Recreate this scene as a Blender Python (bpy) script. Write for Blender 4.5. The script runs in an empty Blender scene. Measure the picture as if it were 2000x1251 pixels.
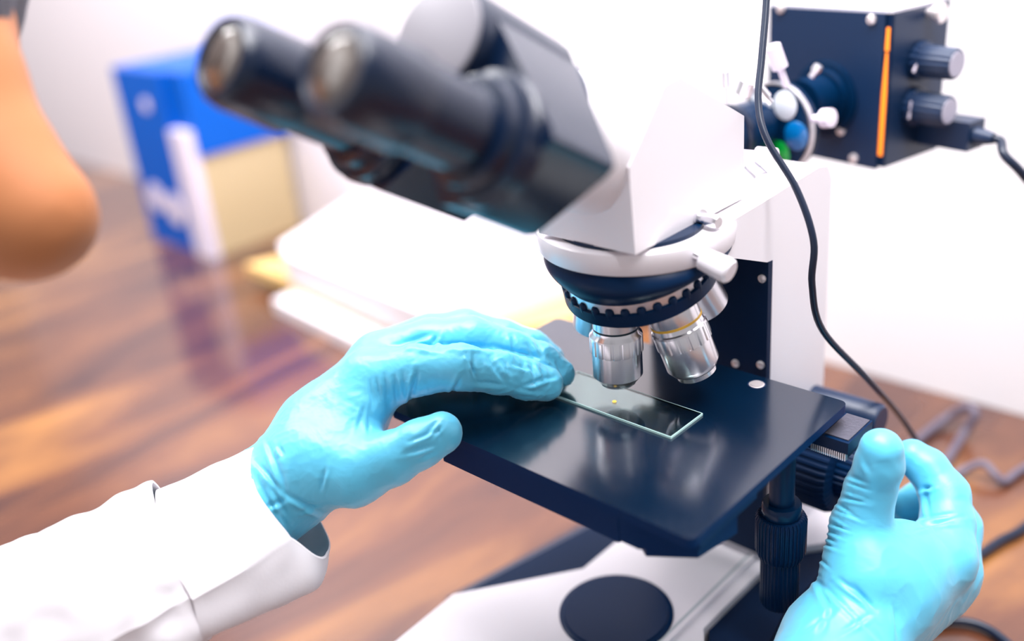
import bpy, bmesh, math, random
import numpy as np
from mathutils import Vector, Matrix, noise

# ---------------------------------------------------------------- camera
# working frame of the builders: millimetres, origin on the front edge of the
# specimen stage (x along its front edge, y towards the arm, z up); the table
# top is TZ below it.  World = metres with the table top at z = 0.
TZ = -180.0
FPX = 1922.0
RW = ((0.7267240733015636, 0.22454868304296324, -0.6491918131243295),
      (0.6811167443523034, -0.3582313433166658, 0.6385532751685298),
      (-0.08917455829384613, -0.9062274513659405, -0.4132792089421986))
CAMP = Vector((268.3, -260.2, 241.0))
RN = np.array(RW)


def V(*a):
    return Vector(a)


def W(p):
    return Vector((p[0] / 1000.0, p[1] / 1000.0, (p[2] - TZ) / 1000.0))


def at(px, py, d):
    """point (mm) seen at pixel px,py of the 2000x1251 photograph, d metres deep"""
    v = RN @ np.array([px - 1000.0, py - 625.5, FPX]) * (d * 1000.0 / FPX)
    return CAMP + Vector(v)


def on(px, py, ax, c):
    """point (mm) seen at a pixel, on the plane ax = c"""
    r = RN @ np.array([px - 1000.0, py - 625.5, FPX])
    i = 'xyz'.index(ax)
    return CAMP + Vector(r) * ((c - CAMP[i]) / r[i])


def to_px(P):
    """(N,3) mm -> (N,2) pixels"""
    c = (np.asarray(P) - np.array(CAMP)) @ RN
    return np.stack([1000 + FPX * c[:, 0] / c[:, 2], 625.5 + FPX * c[:, 1] / c[:, 2]], 1)


scene = bpy.context.scene
COL = scene.collection
cam_d = bpy.data.cameras.new('camera')
cam = bpy.data.objects.new('camera', cam_d)
COL.objects.link(cam)
m = Matrix.Identity(4)
for i in range(3):
    m[i][0] = RW[i][0]
    m[i][1] = -RW[i][1]
    m[i][2] = -RW[i][2]
    m[i][3] = W(CAMP)[i]
cam.matrix_world = m
cam_d.sensor_width = 36.0
cam_d.sensor_fit = 'HORIZONTAL'
cam_d.lens = FPX * 36.0 / 2000.0
cam_d.clip_start = 0.01
cam_d.clip_end = 50
cam_d.dof.use_dof = True
cam_d.dof.focus_distance = 0.468
cam_d.dof.aperture_fstop = 2.3
scene.camera = cam

# ---------------------------------------------------------------- world and lights
w = bpy.data.worlds.new('World')
scene.world = w
w.use_nodes = True
w.node_tree.nodes['Background'].inputs[0].default_value = (0.985, 0.965, 1.0, 1)
w.node_tree.nodes['Background'].inputs[1].default_value = 0.42


def area(name, loc, target, sx, sy, power, col=(1, 1, 1)):
    ld = bpy.data.lights.new(name, 'AREA')
    ld.shape = 'RECTANGLE'
    ld.size = sx
    ld.size_y = sy
    ld.energy = power
    ld.color = col
    o = bpy.data.objects.new(name, ld)
    COL.objects.link(o)
    o.location = W(loc)
    d = W(target) - W(loc)
    o.rotation_euler = d.to_track_quat('-Z', 'Y').to_euler()
    return o


area('ceiling_light_panel', (20, 260, 1150), (-50, 80, 0), 0.8, 0.6, 17, (1, 0.98, 1))
area('window_daylight', (-900, -700, 900), (-100, 50, 0), 0.8, 0.8, 4.5, (1, 0.97, 0.96))
area('wall_fill', (-450, 0, 1000), (-450, 478, 50), 2.4, 0.2, 34, (1, 0.98, 1))  # extra light added to whiten the back wall, no fixture there

vs = scene.view_settings
vs.view_transform = 'Standard'
vs.look = 'None'
vs.gamma = 1
vs.exposure = 0.15
vs.use_curve_mapping = False


# ---------------------------------------------------------------- materials
def srgb(r, g, b):
    f = lambda c: (c / 255.0) / 12.92 if c / 255.0 <= 0.04045 else (((c / 255.0) + 0.055) / 1.055) ** 2.4
    return (f(r), f(g), f(b), 1)


def mat(name, col, rough=0.4, metal=0.0, coat=0.0, coat_r=0.1, bump=None, spec=0.5, sheen=0.0,
        trans=0.0, emis=None, emis_s=0.0, subs=0.0, ior=1.5):
    mt = bpy.data.materials.new(name)
    mt.use_nodes = True
    nt = mt.node_tree
    b = nt.nodes['Principled BSDF']
    b.inputs['Base Color'].default_value = col if len(col) == 4 else (*col, 1)
    b.inputs['Roughness'].default_value = rough
    b.inputs['Metallic'].default_value = metal
    b.inputs['Coat Weight'].default_value = coat
    b.inputs['Coat Roughness'].default_value = coat_r
    b.inputs['Specular IOR Level'].default_value = spec
    b.inputs['Sheen Weight'].default_value = sheen
    b.inputs['Transmission Weight'].default_value = trans
    b.inputs['IOR'].default_value = ior
    if subs:
        b.inputs['Subsurface Weight'].default_value = subs
        b.inputs['Subsurface Radius'].default_value = (0.004, 0.006, 0.008)
        b.inputs['Subsurface Scale'].default_value = 1.0
    if emis:
        b.inputs['Emission Color'].default_value = (*emis[:3], 1)
        b.inputs['Emission Strength'].default_value = emis_s
    if bump:
        sc, st, dist = bump
        tc = nt.nodes.new('ShaderNodeTexCoord')
        n = nt.nodes.new('ShaderNodeTexNoise')
        n.inputs['Scale'].default_value = sc
        n.inputs['Detail'].default_value = 4
        bp = nt.nodes.new('ShaderNodeBump')
        bp.inputs['Strength'].default_value = st
        bp.inputs['Distance'].default_value = dist
        nt.links.new(tc.outputs['Object'], n.inputs['Vector'])
        nt.links.new(n.outputs['Fac'], bp.inputs['Height'])
        nt.links.new(bp.outputs['Normal'], b.inputs['Normal'])
    return mt


NAVY = (0.0004, 0.0145, 0.052)
M_tooth = mat('bright_steel', (0.75, 0.74, 0.78), 0.3, metal=0.8)
M_white = mat('white_enamel', (0.84, 0.80, 0.84), 0.38, coat=0.3, coat_r=0.25)
M_black = mat('black_lacquer', NAVY, 0.34, spec=0.16, bump=(900, 0.08, 0.0003))
M_under = mat('stage_underside', (0.0002, 0.021, 0.088), 0.45, spec=0.08)
M_blackm = mat('black_matt', (0.0004, 0.013, 0.048), 0.55, spec=0.15)
M_blackgloss = mat('black_gloss', (0.0003, 0.015, 0.05), 0.25, spec=0.22)
M_house = mat('lamp_house_black', (0.003, 0.02, 0.066), 0.38, spec=0.5, bump=(1500, 0.1, 0.0003))


def turned(name, col, rough, an):
    mt = mat(name, col, rough, metal=1.0)
    nt = mt.node_tree
    b = nt.nodes['Principled BSDF']
    b.inputs['Anisotropic'].default_value = an
    b.inputs['Anisotropic Rotation'].default_value = 0.25
    tg = nt.nodes.new('ShaderNodeTangent')
    tg.direction_type = 'UV_MAP'
    tg.uv_map = 'UVMap'
    nt.links.new(tg.outputs['Tangent'], b.inputs['Tangent'])
    return mt


M_chrome = turned('chrome', (0.86, 0.85, 0.89), 0.24, 0.85)
M_satin = turned('satin_steel', (0.78, 0.77, 0.82), 0.32, 0.6)
M_screw = mat('screw_steel', (0.88, 0.80, 0.80), 0.35, metal=0.7)
M_groove = mat('dark_groove', (0.004, 0.03, 0.05), 0.35)
M_yellow = mat('yellow_ring', (0.75, 0.42, 0.04), 0.4)
M_lens = mat('eyepiece_glass', (0.09, 0.07, 0.06), 0.14, spec=0.8, ior=1.7)
M_headgrey = mat('head_black', (0.001, 0.0085, 0.030), 0.27, spec=0.5)
M_capgrey = mat('cap_grey', (0.24, 0.23, 0.26), 0.4)
M_teal = mat('teal_panel', (0.0, 0.07, 0.13), 0.4)
M_fwhite = mat('filter_white', (0.62, 0.66, 0.72), 0.3, coat=0.5)
M_fblue = mat('filter_blue', (0.0, 0.12, 0.36), 0.12, coat=1.0, coat_r=0.03)
M_fgreen = mat('filter_green', (0.0, 0.28, 0.03), 0.15, coat=1.0)
M_orange = mat('lamp_glow', (0.9, 0.25, 0.02), 0.4, emis=(1.0, 0.22, 0.015), emis_s=1.1)
M_spot = mat('specimen_spot', (0.9, 0.6, 0.05), 0.4, emis=(1.0, 0.62, 0.08), emis_s=1.0)  # light on the specimen put into the material as emission
M_cable = mat('cable_rubber', (0.004, 0.012, 0.035), 0.35)
M_cablegrey = mat('cable_grey', (0.14, 0.12, 0.17), 0.4)
M_blue = mat('box_blue', (0.0, 0.10, 0.52), 0.4, spec=0.15)
M_beige = mat('box_beige', (0.58, 0.45, 0.26), 0.5)
M_paper = mat('paper', (0.84, 0.80, 0.84), 0.7)
M_label = mat('label_white', (0.75, 0.68, 0.80), 0.5)
M_folder = mat('folder_yellow', (0.80, 0.52, 0.20), 0.6)
M_skin = mat('skin', (0.42, 0.165, 0.07), 0.55, spec=0.15, subs=0.0, bump=(60, 0.05, 0.001))
M_hair = mat('hair_dark', (0.004, 0.006, 0.02), 0.5)
M_wall = mat('wall_white', (0.88, 0.86, 0.89), 0.7)
M_wallp = mat('wall_panel_pink', (0.80, 0.75, 0.79), 0.6)
M_floor = mat('floor_grey', (0.45, 0.4, 0.38), 0.5)


def stage_mat():
    mt = mat('stage_anodised', (0.0008, 0.0105, 0.048), 0.17, spec=0.5, ior=1.85, coat=0.6, coat_r=0.17)
    nt = mt.node_tree
    b = nt.nodes['Principled BSDF']
    tc = nt.nodes.new('ShaderNodeTexCoord')
    vo = nt.nodes.new('ShaderNodeTexVoronoi')
    vo.inputs['Scale'].default_value = 160
    nz = nt.nodes.new('ShaderNodeTexNoise')
    nz.inputs['Scale'].default_value = 9
    nt.links.new(tc.outputs['Object'], vo.inputs['Vector'])
    nt.links.new(tc.outputs['Object'], nz.inputs['Vector'])
    lt = nt.nodes.new('ShaderNodeMath')
    lt.operation = 'LESS_THAN'
    lt.inputs[1].default_value = 0.055
    gt = nt.nodes.new('ShaderNodeMath')
    gt.operation = 'GREATER_THAN'
    gt.inputs[1].default_value = 0.56
    mu = nt.nodes.new('ShaderNodeMath')
    mu.operation = 'MULTIPLY'
    nt.links.new(vo.outputs['Distance'], lt.inputs[0])
    nt.links.new(nz.outputs['Fac'], gt.inputs[0])
    nt.links.new(lt.outputs[0], mu.inputs[0])
    nt.links.new(gt.outputs[0], mu.inputs[1])
    mx = nt.nodes.new('ShaderNodeMix')
    mx.data_type = 'RGBA'
    mx.inputs['A'].default_value = (0.0003, 0.0085, 0.026, 1)
    mx.inputs['B'].default_value = (0.10, 0.14, 0.2, 1)
    nt.links.new(mu.outputs[0], mx.inputs['Factor'])
    nt.links.new(mx.outputs['Result'], b.inputs['Base Color'])
    return mt


M_stage = stage_mat()


def glove_mat():
    mt = mat('nitrile_glove', (0.10, 0.55, 0.80), 0.42, coat=0.3, coat_r=0.38, spec=0.5, sheen=0.2)
    nt = mt.node_tree
    b = nt.nodes['Principled BSDF']
    tc = nt.nodes.new('ShaderNodeTexCoord')
    mp = nt.nodes.new('ShaderNodeMapping')
    mp.inputs['Scale'].default_value = (1, 1, 1)
    n1 = nt.nodes.new('ShaderNodeTexNoise')
    n1.inputs['Scale'].default_value = 55
    n1.inputs['Detail'].default_value = 3
    n1.inputs['Distortion'].default_value = 1.5
    n2 = nt.nodes.new('ShaderNodeTexNoise')
    n2.inputs['Scale'].default_value = 2500
    nt.links.new(tc.outputs['Object'], mp.inputs['Vector'])
    nt.links.new(mp.outputs['Vector'], n1.inputs['Vector'])
    nt.links.new(mp.outputs['Vector'], n2.inputs['Vector'])
    b1 = nt.nodes.new('ShaderNodeBump')
    b1.inputs['Strength'].default_value = 0.35
    b1.inputs['Distance'].default_value = 0.0012
    b2 = nt.nodes.new('ShaderNodeBump')
    b2.inputs['Strength'].default_value = 0.06
    b2.inputs['Distance'].default_value = 0.0002
    nt.links.new(n1.outputs['Fac'], b1.inputs['Height'])
    nt.links.new(n2.outputs['Fac'], b2.inputs['Height'])
    nt.links.new(b1.outputs['Normal'], b2.inputs['Normal'])
    nt.links.new(b2.outputs['Normal'], b.inputs['Normal'])
    return mt


M_glove = glove_mat()
M_coat = mat('lab_coat_cotton', (0.73, 0.70, 0.735), 0.8, sheen=0.1, bump=(700, 0.15, 0.0004))


def wood_mat():
    mt = mat('polished_wood', (0.3, 0.15, 0.08), 0.2, coat=0.75, coat_r=0.1, spec=0.4)
    nt = mt.node_tree
    b = nt.nodes['Principled BSDF']
    tc = nt.nodes.new('ShaderNodeTexCoord')
    mp = nt.nodes.new('ShaderNodeMapping')
    mp.inputs['Scale'].default_value = (6.5, 1.6, 6)
    mp.inputs['Rotation'].default_value = (0, 0, math.radians(4))
    n1 = nt.nodes.new('ShaderNodeTexNoise')
    n1.inputs['Scale'].default_value = 1.7
    n1.inputs['Detail'].default_value = 5
    n1.inputs['Distortion'].default_value = 0.7
    cr = nt.nodes.new('ShaderNodeValToRGB')
    e = cr.color_ramp.elements
    e[0].position = 0.30
    e[0].color = (0.038, 0.013, 0.018, 1)
    e[1].position = 0.72
    e[1].color = (0.38, 0.165, 0.05, 1)
    k = e.new(0.5)
    k.color = (0.15, 0.055, 0.028, 1)
    nt.links.new(tc.outputs['Object'], mp.inputs['Vector'])
    nt.links.new(mp.outputs['Vector'], n1.inputs['Vector'])
    nt.links.new(n1.outputs['Fac'], cr.inputs['Fac'])
    nt.links.new(cr.outputs['Color'], b.inputs['Base Color'])
    return mt


M_wood = wood_mat()


def glass_mat():
    mt = bpy.data.materials.new('slide_glass')
    mt.use_nodes = True
    nt = mt.node_tree
    b = nt.nodes['Principled BSDF']
    b.inputs['Base Color'].default_value = (0.80, 0.97, 0.95, 1)
    b.inputs['Roughness'].default_value = 0.02
    b.inputs['Transmission Weight'].default_value = 1.0
    b.inputs['IOR'].default_value = 1.5
    return mt


M_glass = glass_mat()
M_glassedge = mat('ground_glass_edge', (0.55, 0.83, 0.80), 0.5, spec=0.6)


# ---------------------------------------------------------------- object helpers
def tag(o, label=None, cat=None, group=None, kind=None):
    if label:
        o['label'] = label
    if cat:
        o['category'] = cat
    if group:
        o['group'] = group
    if kind:
        o['kind'] = kind
    return o


def empty(name, p):
    o = bpy.data.objects.new(name, None)
    COL.objects.link(o)
    o.location = W(p)
    o.empty_display_size = 0.02
    return o


def origin_of(o):
    v = Vector((0, 0, 0))
    while o is not None:
        v += o.location
        o = o.parent
    return v


def link(name, bm, material, parent=None, smooth=True, base=None, bevel=0.0, label=None):
    """bm is in builder millimetres; the object gets its origin at its base or its parent's"""
    if bevel:
        es = [e for e in bm.edges if len(e.link_faces) == 2 and e.calc_face_angle(0) > 0.5]
        bmesh.ops.bevel(bm, geom=es, offset=bevel, segments=2, profile=0.6, affect='EDGES', clamp_overlap=True)
    bmesh.ops.recalc_face_normals(bm, faces=bm.faces)
    if parent is not None:
        org = origin_of(parent)
    else:
        if base is None:
            xs = [v.co for v in bm.verts]
            base = Vector((sum(c.x for c in xs) / len(xs), sum(c.y for c in xs) / len(xs), min(c.z for c in xs)))
        org = W(base)
    for v in bm.verts:
        v.co = W(v.co) - org
    me = bpy.data.meshes.new(name)
    bm.to_mesh(me)
    bm.free()
    mats = material if isinstance(material, (list, tuple)) else [material]
    for k in mats:
        me.materials.append(k)
    if smooth:
        for p in me.polygons:
            p.use_smooth = True
        try:
            me.set_sharp_from_angle(angle=math.radians(38))
        except Exception:
            pass
    o = bpy.data.objects.new(name, me)
    COL.objects.link(o)
    if parent is not None:
        o.parent = parent
    else:
        o.location = org
    if label:
        o['label'] = label
    return o


def add_box(bm, x0, x1, y0, y1, z0, z1, frame=None):
    vs_ = []
    for z in (z0, z1):
        for x, y in ((x0, y0), (x1, y0), (x1, y1), (x0, y1)):
            p = Vector((x, y, z))
            if frame:
                p = frame[0] + frame[1] * x + frame[2] * y + frame[3] * z
            vs_.append(bm.verts.new(p))
    for f in ((3, 2, 1, 0), (4, 5, 6, 7), (0, 1, 5, 4), (1, 2, 6, 5), (2, 3, 7, 6), (3, 0, 4, 7)):
        bm.faces.new([vs_[i] for i in f])
    return vs_


def box(*a, **k):
    bm = bmesh.new()
    add_box(bm, *a, **k)
    return bm


def basis(ax, up=None):
    ax = Vector(ax).normalized()
    if up is None:
        up = Vector((0, 0, 1)) if abs(ax.z) < 0.9 else Vector((0, 1, 0))
    u = Vector(up).cross(ax)
    if u.length < 1e-6:
        u = Vector((1, 0, 0)).cross(ax)
    u.normalize()
    return u, ax.cross(u).normalized(), ax


def add_lathe(bm, p, ax, prof, n=48, phase=0.0, rfun=None, caps=True):
    """prof: list of (s along axis, radius)"""
    u, v, a = basis(ax)
    rings = []
    for s, r in prof:
        ring = []
        for k in range(n):
            t = 2 * math.pi * k / n + phase
            rr = r * (rfun(t, s) if rfun else 1.0)
            ring.append(bm.verts.new(Vector(p) + a * s + (u * math.cos(t) + v * math.sin(t)) * rr))
        rings.append(ring)
    for i in range(len(rings) - 1):
        for k in range(n):
            bm.faces.new((rings[i][k], rings[i][(k + 1) % n], rings[i + 1][(k + 1) % n], rings[i + 1][k]))
    uv = bm.loops.layers.uv.get('UVMap') or bm.loops.layers.uv.new('UVMap')
    for i in range(len(rings) - 1):
        for k in range(n):
            f = rings[i][k].link_faces
            for fc in f:
                if rings[i + 1][(k + 1) % n] in fc.verts and rings[i][(k + 1) % n] in fc.verts:
                    q_ = {rings[i][k]: (k / n, prof[i][0] * .01), rings[i][(k + 1) % n]: ((k + 1) / n, prof[i][0] * .01),
                          rings[i + 1][(k + 1) % n]: ((k + 1) / n, prof[i + 1][0] * .01), rings[i + 1][k]: (k / n, prof[i + 1][0] * .01)}
                    for lp in fc.loops:
                        lp[uv].uv = q_.get(lp.vert, (0, 0))
    if caps:
        if prof[0][1] > 1e-4:
            bm.faces.new(rings[0][::-1])
        if prof[-1][1] > 1e-4:
            bm.faces.new(rings[-1])
    return bm


def lathe(p, ax, prof, **k):
    return add_lathe(bmesh.new(), p, ax, prof, **k)


def knurl(nteeth, depth):
    """radius factor for a fluted grip; use with n = 6*nteeth"""
    def f(t, s):
        c = math.cos(t * nteeth)
        return 1.0 - depth * (0.5 - 0.5 * max(-1, min(1, 2.2 * c)))
    return f


def prism(pts, d0, d1):
    """closed polygon of mm points, moved by the vectors d0 and d1"""
    bm = bmesh.new()
    a = [bm.verts.new(Vector(p) + Vector(d0)) for p in pts]
    b = [bm.verts.new(Vector(p) + Vector(d1)) for p in pts]
    n = len(pts)
    bm.faces.new(a[::-1])
    bm.faces.new(b)
    for i in range(n):
        bm.faces.new((a[i], a[(i + 1) % n], b[(i + 1) % n], b[i]))
    return bm


def catmull(pts, sub=8):
    P = [Vector(p) for p in pts]
    P = [P[0] * 2 - P[1]] + P + [P[-1] * 2 - P[-2]]
    out = []
    for i in range(1, len(P) - 2):
        p0, p1, p2, p3 = P[i - 1:i + 3]
        for k in range(sub):
            t = k / sub
            out.append(0.5 * ((2 * p1) + (p2 - p0) * t + (2 * p0 - 5 * p1 + 4 * p2 - p3) * t * t
                              + (3 * p1 - p0 - 3 * p2 + p3) * t * t * t))
    out.append(P[-2])
    return out


def tube(pts, r, n=14, sub=8):
    bm = bmesh.new()
    c = catmull(pts, sub)
    rings = []
    up = Vector((0.3, 0.2, 1)).normalized()
    for i, p in enumerate(c):
        d = (c[min(i + 1, len(c) - 1)] - c[max(i - 1, 0)]).normalized()
        u = up - d * up.dot(d)
        u.normalize()
        up = u
        v = d.cross(u)
        rr = r[min(int(i / sub), len(r) - 1)] if isinstance(r, (list, tuple)) else r
        rings.append([bm.verts.new(p + (u * math.cos(2 * math.pi * k / n) + v * math.sin(2 * math.pi * k / n)) * rr)
                      for k in range(n)])
    for i in range(len(rings) - 1):
        for k in range(n):
            bm.faces.new((rings[i][k], rings[i][(k + 1) % n], rings[i + 1][(k + 1) % n], rings[i + 1][k]))
    bm.faces.new(rings[0][::-1])
    bm.faces.new(rings[-1])
    return bm


def arc(cx, cy, r, a0, a1, n):
    return [(cx + r * math.cos(math.radians(a0 + (a1 - a0) * i / n)),
             cy + r * math.sin(math.radians(a0 + (a1 - a0) * i / n))) for i in range(n + 1)]


# ---------------------------------------------------------------- setting
def plane_grid(corners):
    bm = bmesh.new()
    bm.faces.new([bm.verts.new(Vector(c)) for c in corners])
    return bm


tag(link('wall_back', box(-2200, 700, 478, 540, -930, 1300), M_wall, smooth=False), kind='structure')
tag(link('floor', box(-2200, 1000, -1400, 478, -950, -930), M_floor, smooth=False), kind='structure')
# faint broad panels on the wall, upper left
pa, pb = on(1302, 60, 'y', 478).x, on(1140, 60, 'y', 478).x
pc = on(1078, 60, 'y', 478).x
tag(link('trim_1', box(pb, pa, 468, 477.5, TZ + 0.5, 900), M_wallp, smooth=False, bevel=2), kind='structure')
tag(link('trim_2', box(-2000, pc, 470, 477.5, TZ + 0.5, 900), M_wallp, smooth=False, bevel=2), kind='structure')

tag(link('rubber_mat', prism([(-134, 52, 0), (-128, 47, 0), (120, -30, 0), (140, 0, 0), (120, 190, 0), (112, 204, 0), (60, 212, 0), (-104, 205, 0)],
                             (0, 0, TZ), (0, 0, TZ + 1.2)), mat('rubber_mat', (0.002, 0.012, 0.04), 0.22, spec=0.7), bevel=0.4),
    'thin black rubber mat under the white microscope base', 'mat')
table = empty('table', (-500, 50, -930))
tag(table, 'glossy brown wooden table with streaked grain under the microscope', 'table')
link('tabletop', box(-1900, 650, -320, 477, TZ - 35, TZ), M_wood, table, smooth=False)
for lx in (-1800, 550):
    for ly in (-260, 420):
        link('leg', box(lx - 30, lx + 30, ly - 30, ly + 30, -930, TZ - 35), M_wood, table, smooth=False)

# ---------------------------------------------------------------- the microscope
mic = empty('microscope', (0, 110, TZ + 1.3))
tag(mic, 'white and black laboratory microscope with binocular eyepieces, square black stage and lamp housing', 'microscope')
AX, AY = 1.0, 71.0        # optical axis

# base ------------------------------------------------------------
foot = [(-82, -60), (82, -60), (86, 20), (41, 82), (41, 165), (62, 190), (66, 232), (-66, 232), (-62, 190), (-41, 165),
        (-41, 82), (-86, 20)]
bm = prism([(x, y, 0) for x, y in foot], (0, 0, TZ + 3), (0, 0, -130))
base = link('base', bm, M_white, mic, bevel=2.5)
bm = prism([(x * 0.97, y * 0.985 + 1, 0) for x, y in foot], (0, 0, TZ + 1.3), (0, 0, TZ + 3.2))
link('base_pad', bm, M_blackm, base)
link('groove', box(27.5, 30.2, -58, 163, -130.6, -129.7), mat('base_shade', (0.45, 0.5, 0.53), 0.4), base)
link('ridge', box(30.2, 33, -58, 163, -130.5, -128.3), M_white, base, bevel=0.8)
link('base_screw', lathe((22, 57, -130.5), (0, 0, 1), [(0, 2), (0.8, 2), (1, 1.4)], n=16), M_blackm, base)
for sx in (-1, 1):
    link('side_panel', prism([(sx * 41.6, 86, 0), (sx * 41.6, 163, 0), (sx * 61, 186, 0), (sx * 66, 186, 0), (sx * 66, 120, 0), (sx * 84, 34, 0), (sx * 84, 22, 0)],
                             (0, 0, TZ + 3.3), (0, 0, -134)), M_blackm, base, bevel=1.0)
ld = link('base_lens', lathe((-3, 64, -131), (0, 0, 1), [(0, 31), (1.6, 31), (2.2, 30), (2.2, 28.6), (2.9, 28.0), (2.9, 0)],
                            n=72), mat('base_disc', (0.0004, 0.019, 0.07), 0.3, spec=0.12), mic)

# column and arm ----------------------------------------------------
bm = prism([(0, 150, -131), (0, 150, 54.5), (0, 146, 55), (0, 100, 74), (0, 100, 86.2), (0, 140, 87.2), (0, 196, 90),
            (0, 206, 88), (0, 211, 80), (0, 213, -70), (0, 219, -110), (0, 230, -131)], (-38, 0, 0), (38, 0, 0))
arm = link('arm', bm, M_white, mic, bevel=5)
# round nose plate that carries the revolver
bm = lathe((AX - 6, 97, 0), (0, 0, 1), [(75, 46.5), (76, 47.2), (83, 48), (85.2, 47.6), (86.2, 46)], n=96)
link('nose_plate', bm, M_white, mic)
link('nose_seam', lathe((AX - 2, 88, 86), (0, 0, 1), [(0, 34.5), (2.2, 34.5)], n=72), M_blackgloss, mic)
# black slide-way on the front of the column
fp = link('focus_block', box(-34, 38.3, 147, 151, -125, 54.5), M_blackm, mic, bevel=1.2)
for px, py in ((1496, 545), (1437, 709), (1487, 712)):
    c = on(px, py, 'y', 147)
    link('screw', lathe((min(c.x, 35), 147.3, c.z), (0, -1, 0), [(0, 2.2), (1.0, 2.2), (1.5, 1.5), (1.5, 0)], n=18), M_screw, fp)

# revolving nosepiece ----------------------------------------------
beta = math.radians(15.5)
RA = Vector((0, math.sin(beta), -math.cos(beta)))          # rotation axis, pointing down and back
APEX = Vector((AX, AY, 47.0 + 84))
RC = APEX + RA * 84 * math.cos(beta)                       # centre of the objective circle
u, v, a = basis(RA)
np_ = link('nosepiece', lathe(RC + RA * -14, RA, [(0, 33), (6.2, 34.8), (10.8, 30.4)], n=96, caps=True), M_black, mic)
# bowl: loft from the circular rim under the nose plate to the tilted ring
bm = bmesh.new()
rings = []
NS, NR = 96, 14
for j in range(NR + 1):
    t = j / NR
    ring = []
    for k in range(NS):
        th = 2 * math.pi * k / NS
        d = Vector((math.cos(th), math.sin(th), 0))
        top = Vector((AX - 5, 97, 76)) + d * 44.5
        uu = Vector((1, 0, 0))
        vv = RA.cross(uu) * -1
        if vv.y < 0:
            vv = -vv
        low = RC - RA * 15.5 + (uu * math.cos(th) + vv * math.sin(th)) * 34.8
        bul = math.sin(math.pi * t) * 4.5
        p = top.lerp(low, t) + d * bul
        ring.append(bm.verts.new(p))
    rings.append(ring)
for j in range(NR):
    for k in range(NS):
        bm.faces.new((rings[j][k], rings[j][(k + 1) % NS], rings[j + 1][(k + 1) % NS], rings[j + 1][k]))
bm.faces.new(rings[0])
bm.faces.new(rings[-1][::-1])
link('bowl', bm, M_black, np_)
bm = lathe(RC - RA * 16.0, RA, [(0, 35.0), (6, 35.6), (7, 35.6)], n=96)
link('grip_band', bm, M_satin, np_)
bm = lathe(RC - RA * 11.6, RA, [(0, 36.0), (0.4, 37.0), (6.4, 37.4), (7.4, 36.2), (7.8, 20), (7.8, 0.0)], n=96)
link('grip_ring', bm, M_black, np_)
NT = 30
rib0 = None
for k in range(NT):
    th = 2 * math.pi * (k + 0.3) / NT
    c = RC - RA * 14.2 + (u * math.cos(th) + v * math.sin(th)) * 34.9
    rb = link('grip_rib', lathe(c, RA, [(-0.2, 0.0), (0, 1.3), (0.6, 1.9), (1.6, 2.3), (6.0, 2.3), (7, 2.0)], n=12), M_black, np_)


def rotv(vec, axis, deg):
    return Matrix.Rotation(math.radians(deg), 3, axis) @ Vector(vec)


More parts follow.
